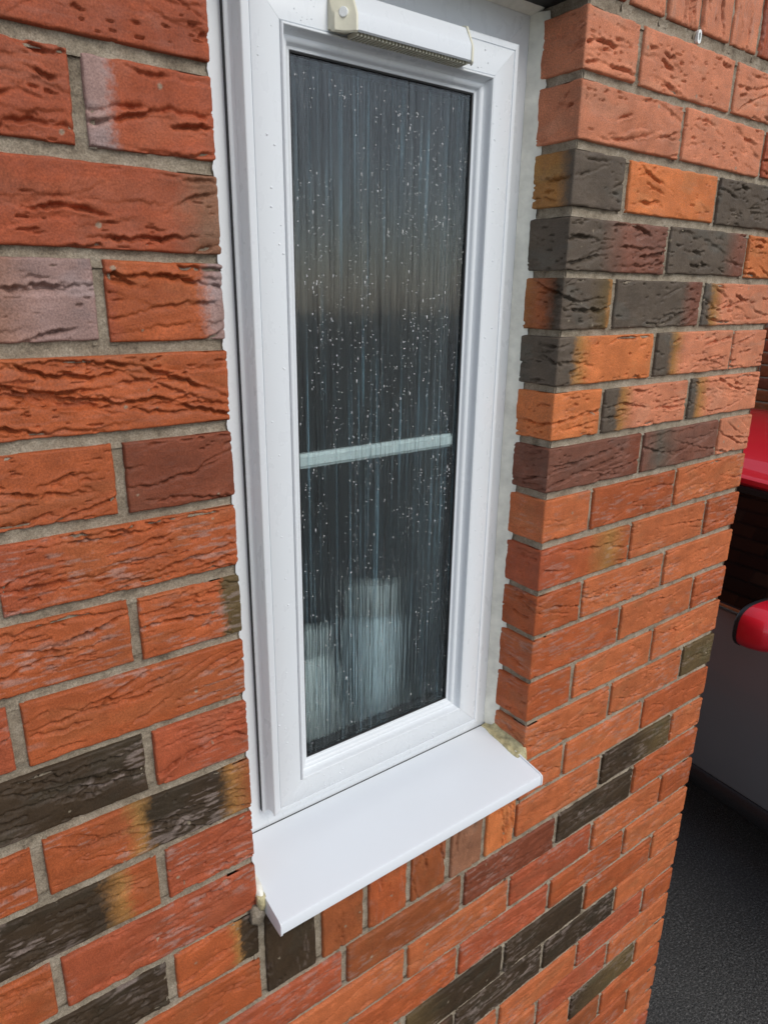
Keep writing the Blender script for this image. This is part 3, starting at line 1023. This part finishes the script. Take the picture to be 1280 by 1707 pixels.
bottle('bottle', 0.168, 0.172, 0.030, 0.235, 0.1, M_WHITE, M_WHITE, 'white bottle blurred behind the lower left corner of the window glass')
bottle('bottle', 0.292, 0.172, 0.036, 0.275, 0.1, M_BLUE, M_WHITE, 'taller pale white bottle blurred behind the middle of the window glass')

# ------------------------------------------------------------------ drive
g = MB().add([(-60, -60, 0), (60, -60, 0), (60, 60, 0), (-60, 60, 0)], [(0, 1, 2, 3)])
structure('driveway', g, M_TARMAC)

# ------------------------------------------------------------------ neighbour's wall
NX = 4.15
nb = empty('neighbour_wall', (NX, 2, 0), 'dark red brick wall of the next house behind the red car roof', 'wall')
nb['kind'] = 'thing'
RN = np.random.RandomState(8)
recs = []
NPAL = ['rust', 'red', 'maroon', 'rust', 'maroon', 'red', 'dark']
proto = None
for k in range(0, 44):
    z0 = 0.01 + 0.075 * k
    y = -3.0 + (0.1125 if k % 2 else 0)
    while y < 7:
        if 0.6 < y < 2.0 and 1.2 < z0 < 2.45:
            me = brick_mesh('brick', 0.215, 0.065, 0.009, RN, O(NPAL[RN.randint(len(NPAL))]), smear=0.3)
            o = link('brick', me, M_BRICK, nb, (0, y + 0.215 - 2, z0))
            o.rotation_euler = (0, 0, -math.pi / 2)
        else:
            recs.append(((NX, y + 0.215, z0), (0, -1, 0), (-1, 0, 0), 0.215, 0.065))
        y += 0.225
rough_boxes('distant_bricks', recs, nb, NPAL, 9)
link('mortar', MB().box((NX + 0.005, -3, 0), (NX + 0.25, 7, 3.31)).mesh('mortar'), M_MORTAR, nb)

# ------------------------------------------------------------------ car
M_GREY = plain('grey_car_paint', (0.30, 0.31, 0.33), 0.38, 0.5, nscale=900, var=0.05, bdist=0, coat=0.7)
M_RED = plain('red_car_paint', (0.72, 0.006, 0.022), 0.35, 0.0, nscale=900, var=0.03, bdist=0, coat=1.0)
M_TRIM = plain('black_car_plastic', (0.022, 0.022, 0.023), 0.30, nscale=400)
M_CARGLASS = plain('tinted_car_glass', (0.004, 0.004, 0.005), 0.05, nscale=20, bdist=0)
M_CHROME = plain('chrome', (0.75, 0.75, 0.77), 0.12, 1.0, nscale=20, bdist=0)
M_TYRE = plain('tyre_rubber', (0.016, 0.016, 0.016), 0.8)
M_LAMP = plain('lamp_glass', (0.6, 0.62, 0.65), 0.08, 0.3, bdist=0)
M_TAIL = plain('tail_lamp', (0.35, 0.01, 0.01), 0.15, bdist=0)

TH = math.radians(6.2)
car = empty('parked_car', (2.62, -1.24, 0), 'small grey car with red roof and red door mirror parked beyond the brick corner', 'car')
car.rotation_euler = (0, 0, math.pi / 2 - TH)


def cl(name, mb, mat, parent=None, **k):
    return link(name, mb.mesh(name, **k), mat, parent or car, (0, 0, 0))


ST = [(0.0, 0.50, 0.58), (0.03, 0.60, 0.66), (0.12, 0.70, 0.74), (0.35, 0.785, 0.83), (0.7, 0.815, 0.90), (1.05, 0.825, 0.955), (1.5, 0.832, 0.965), (2.1, 0.834, 0.97), (2.7, 0.826, 0.975),
      (3.1, 0.806, 0.98), (3.4, 0.77, 0.98), (3.58, 0.71, 0.95), (3.65, 0.62, 0.88)]
rings = []
for X, w, hc in ST:
    zb0 = 0.20
    k = (hc - zb0) / 0.765
    half = [(0.0, 0.0), (0.85, 0.0), (0.945, 0.012), (0.962, 0.08), (0.985, 0.20), (1.0, 0.36), (1.0, 0.50), (0.985, 0.62), (0.966, 0.70), (0.945, 0.735), (0.90, 0.752), (0.70, 0.762), (0.35, 0.768), (0.0, 0.77)]
    ring = [(X, w * a, zb0 + c * k) for a, c in half]
    ring += [(X, -w * a, zb0 + c * k) for a, c in half[-2:0:-1]]
    rings.append(ring)
bm_body = MB().loft(rings)
body_o = cl('body', bm_body, M_GREY, ang=40)
# wheel arches cut out of the body
cut = MB()
for X in (0.68, 3.02):
    for sgn in (1, -1):
        cut.loft([[(X + 0.335 * math.cos(a), y, 0.30 + 0.335 * math.sin(a)) for a in [2 * math.pi * i / 32 for i in range(32)]] for y in ((0.60, 1.0) if sgn > 0 else (-1.0, -0.60))])
cutter = bpy.data.objects.new('arch_cutter', cut.mesh('arch_cutter'))
COL.objects.link(cutter)
cutter.parent = car
mod = body_o.modifiers.new('arches', 'BOOLEAN')
mod.operation = 'DIFFERENCE'
mod.object = cutter
bpy.context.view_layer.update()
ev = body_o.evaluated_get(bpy.context.evaluated_depsgraph_get())
nm = bpy.data.meshes.new_from_object(ev)
body_o.modifiers.clear()
body_o.data = nm
bpy.data.objects.remove(cutter)
for X in (0.68, 3.02):
    for sgn in (1, -1):
        y = 0.70 * sgn
        wh = link('wheel', MB().loft([[(r * math.cos(a), yy * sgn, r * math.sin(a)) for a in [2 * math.pi * i / 40 for i in range(40)]] for r, yy in ((0.20, -0.09), (0.28, -0.09), (0.298, -0.06), (0.298, 0.06), (0.28, 0.09), (0.205, 0.092), (0.20, 0.07))]).mesh('wheel', 35), M_TYRE, car, (X, y, 0.298))
        rim = MB().loft([[(r * math.cos(a), yy * sgn, r * math.sin(a)) for a in [2 * math.pi * i / 40 for i in range(40)]] for r, yy in ((0.199, 0.05), (0.199, 0.088), (0.180, 0.090), (0.175, 0.055))])
        for q in range(5):
            a0 = 2 * math.pi * q / 5
            sp_ = []
            for r, hw in ((0.03, 0.03), (0.18, 0.022)):
                for (du, yy) in ((-hw, 0.056), (hw, 0.056), (hw, 0.082), (-hw, 0.082)):
                    sp_.append((r * math.cos(a0) - du * math.sin(a0), yy * sgn, r * math.sin(a0) + du * math.cos(a0)))
            rim.loft([sp_[:4], sp_[4:]])
        link('rim', rim.mesh('rim', 35), M_CHROME, wh, (0, 0, 0))
# rocker panels
for sgn in (1, -1):
    prof = [(0.70, 0.20), (0.785, 0.192), (0.808, 0.205), (0.822, 0.232), (0.824, 0.258), (0.812, 0.280), (0.790, 0.288), (0.70, 0.285)]
    cl('rocker_panel', MB().loft([[(X, sgn * a, c) for a, c in prof] for X in (1.04, 1.4, 2.0, 2.66)]), M_TRIM, ang=50)
# door skin outline: a thin seam panel, proud of the body
def side_y(X, z):
    ws = np.interp(X, [s[0] for s in ST], [s[1] for s in ST])
    half = [(0.945, 0.212), (0.962, 0.28), (0.985, 0.40), (1.0, 0.56), (1.0, 0.70), (0.985, 0.82), (0.966, 0.90), (0.945, 0.935)]
    return ws * np.interp(z, [h[1] for h in half], [h[0] for h in half])
for sgn in (1, -1):
    nX, nZ = 14, 14
    V, F = [], []
    for lay in (0.0035, -0.01):
        for i in range(nX):
            for j in range(nZ):
                z = 0.292 + (0.925 - 0.292) * j / (nZ - 1)
                X = 1.10 + (2.28 - 1.10) * i / (nX - 1) + 0.05 * (0.5 - j / (nZ - 1))
                V.append((X, sgn * (side_y(X, z) + lay), z))
    def I(l, i, j): return l * nX * nZ + i * nZ + j
    for i in range(nX - 1):
        for j in range(nZ - 1):
            F.append((I(0, i, j), I(0, i + 1, j), I(0, i + 1, j + 1), I(0, i, j + 1)))
            F.append((I(1, i, j), I(1, i, j + 1), I(1, i + 1, j + 1), I(1, i + 1, j)))
    for i in range(nX - 1):
        for j in (0, nZ - 1): F.append((I(0, i, j), I(0, i + 1, j), I(1, i + 1, j), I(1, i, j)))
    for j in range(nZ - 1):
        for i in (0, nX - 1): F.append((I(0, i, j), I(0, i, j + 1), I(1, i, j + 1), I(1, i, j)))
    d = cl('door', MB().add(V, F), M_GREY, ang=50)
    cl('door_handle', MB().loft([[(X, sgn * (side_y(X, 0.80) + o), 0.80 + dz) for o, dz in ((0.004, -0.013), (0.030, -0.013), (0.034, 0.0), (0.030, 0.013), (0.004, 0.013))] for X in (1.98, 2.16)]), M_CHROME, d, ang=40)
# greenhouse: (lx, half width at belt, half width at roof rail)
BEL, TOP = 0.948, 1.335
def gy(z): return np.interp(z, [BEL, TOP], [0.795, 0.662])
def quad_panel(name, pts, sgn, mat, off=0.0, thick=0.006):
    V = [(X, sgn * (gy(z) + off), z) for X, z in pts] + [(X, sgn * (gy(z) + off - thick), z) for X, z in pts]
    n = len(pts)
    F = [tuple(range(n)), tuple(range(2 * n - 1, n - 1, -1))] + [(i, (i + 1) % n, n + (i + 1) % n, n + i) for i in range(n)]
    return cl(name, MB().add(V, F), mat)
for sgn in (1, -1):
    quad_panel('side_window', [(1.22, BEL), (2.27, BEL), (2.27, TOP - 0.012), (1.545, TOP - 0.012)], sgn, M_CARGLASS, 0.001)
    quad_panel('rear_side_window', [(2.35, BEL), (3.02, BEL), (2.94, TOP - 0.02), (2.35, TOP - 0.012)], sgn, M_CARGLASS, 0.001)
    quad_panel('windscreen_pillar', [(1.06, BEL), (1.21, BEL), (1.535, TOP), (1.44, TOP)], sgn, M_TRIM, 0.004, 0.05)
    quad_panel('door_pillar', [(2.275, BEL), (2.345, BEL), (2.345, TOP), (2.275, TOP)], sgn, M_TRIM, 0.003, 0.05)
    quad_panel('rear_pillar', [(3.025, BEL), (3.56, BEL), (3.33, TOP), (2.945, TOP)], sgn, M_GREY, 0.004, 0.05)
    cl('window_trim', MB().loft([[(X, sgn * a, c) for a, c in ((0.785, 0.938), (0.806, 0.938), (0.810, 0.946), (0.806, 0.954), (0.790, 0.954))] for X in (1.10, 2.0, 3.02)]), M_CHROME, ang=60)
    cl('window_seal', MB().loft([[(X, sgn * a, c) for a, c in ((0.64, 1.318), (0.676, 1.318), (0.680, 1.338), (0.66, 1.346))] for X in (1.50, 2.2, 2.95)]), M_TRIM, ang=60)
rr_ = []
for X, w, dz in ((1.43, 0.60, -0.050), (1.47, 0.64, -0.022), (1.6, 0.665, 0.0), (2.2, 0.675, 0.012), (2.9, 0.665, 0.0), (3.25, 0.64, -0.03), (3.36, 0.60, -0.07)):
    half = [(1.0, 1.340), (1.018, 1.352), (1.016, 1.368), (0.990, 1.376), (0.965, 1.376), (0.88, 1.398), (0.70, 1.425), (0.45, 1.446), (0.2, 1.456), (0.0, 1.458)]
    rr_.append([(X, w * a, c + dz) for a, c in half] + [(X, -w * a, c + dz) for a, c in half[-2::-1]])
cl('roof', MB().loft(rr_), M_RED, ang=40)
def screen(name, x0, z0, w0, x1, z1, w1, bow):
    V, F = [], []
    n = 9
    for (x, z, w) in ((x0, z0, w0), (x1, z1, w1)):
        for th_ in (0, 0.02):
            for i in range(n):
                t = -1 + 2 * i / (n - 1)
                V.append((x + bow * t * t + (th_ if bow > 0 else -th_), w * t, z - th_))
    for i in range(n - 1):
        F += [(i, i + 1, 2 * n + i + 1, 2 * n + i), (n + i, 3 * n + i, 3 * n + i + 1, n + i + 1), (i, n + i, n + i + 1, i + 1), (2 * n + i, 2 * n + i + 1, 3 * n + i + 1, 3 * n + i)]
    F += [(0, 2 * n, 3 * n, n), (n - 1, 2 * n - 1, 4 * n - 1, 3 * n - 1)]
    cl(name, MB().add(V, F), M_CARGLASS, ang=50)
screen('windscreen', 0.99, 0.958, 0.74, 1.42, 1.43, 0.585, 0.09)
screen('rear_window', 3.60, 0.96, 0.68, 3.37, 1.40, 0.57, -0.08)
# door mirrors
def mirror(sgn):
    rings = []
    yc, zc = 0.915, 0.990
    for X, k in ((1.295, 0.25), (1.305, 0.52), (1.325, 0.75), (1.355, 0.90), (1.390, 0.985), (1.415, 1.0), (1.421, 0.99)):
        r = []
        for i in range(28):
            a = 2 * math.pi * i / 28
            ca, sa = math.cos(a), math.sin(a)
            e = 0.72
            r.append((X, sgn * (yc + 0.105 * k * math.copysign(abs(ca) ** e, ca)), zc + 0.072 * k * math.copysign(abs(sa) ** e, sa)))
        rings.append(r)
    m = cl('door_mirror', MB().loft(rings), M_RED, ang=50)
    def ring(X, k):
        return [(X, sgn * (yc + 0.106 * k * math.copysign(abs(math.cos(a)) ** 0.72, math.cos(a))), zc + 0.073 * k * math.copysign(abs(math.sin(a)) ** 0.72, math.sin(a))) for a in [2 * math.pi * i / 28 for i in range(28)]]
    cl('mirror_rim', MB().loft([ring(1.4215, 1.0), ring(1.431, 1.005), ring(1.436, 0.96), ring(1.428, 0.90)]), M_TRIM, m, ang=50)
    cl('mirror_arm', MB().loft([[(1.36 + dx, sgn * y, z + dz) for dx, dz in ((-0.03, -0.018), (0.04, -0.018), (0.04, 0.018), (-0.03, 0.018))] for y, z in ((0.78, 0.935), (0.85, 0.955))]), M_TRIM, m)
mirror(1)
mirror(-1)
for sgn in (1, -1):
    cl('headlight', MB().loft([[(X, sgn * (0.58 + 0.10 * k * math.cos(a)), 0.665 + 0.075 * k * math.sin(a)) for a in [2 * math.pi * i / 20 for i in range(20)]] for X, k in ((0.26, 1.0), (0.13, 1.0), (0.085, 0.7), (0.07, 0.2))]), M_LAMP, ang=40)
    cl('tail_light', MB().box((3.50, sgn * 0.60 - 0.07, 0.66), (3.645, sgn * 0.60 + 0.07, 0.88)), M_TAIL, bevel=0.02)
cl('grille', MB().box((-0.008, -0.36, 0.36), (0.10, 0.36, 0.52)), M_TRIM, bevel=0.01)
cl('front_bumper', MB().box((-0.02, -0.50, 0.22), (0.14, 0.50, 0.33)), M_TRIM, bevel=0.02)
cl('rear_bumper', MB().box((3.52, -0.60, 0.24), (3.68, 0.60, 0.46)), M_TRIM, bevel=0.03)
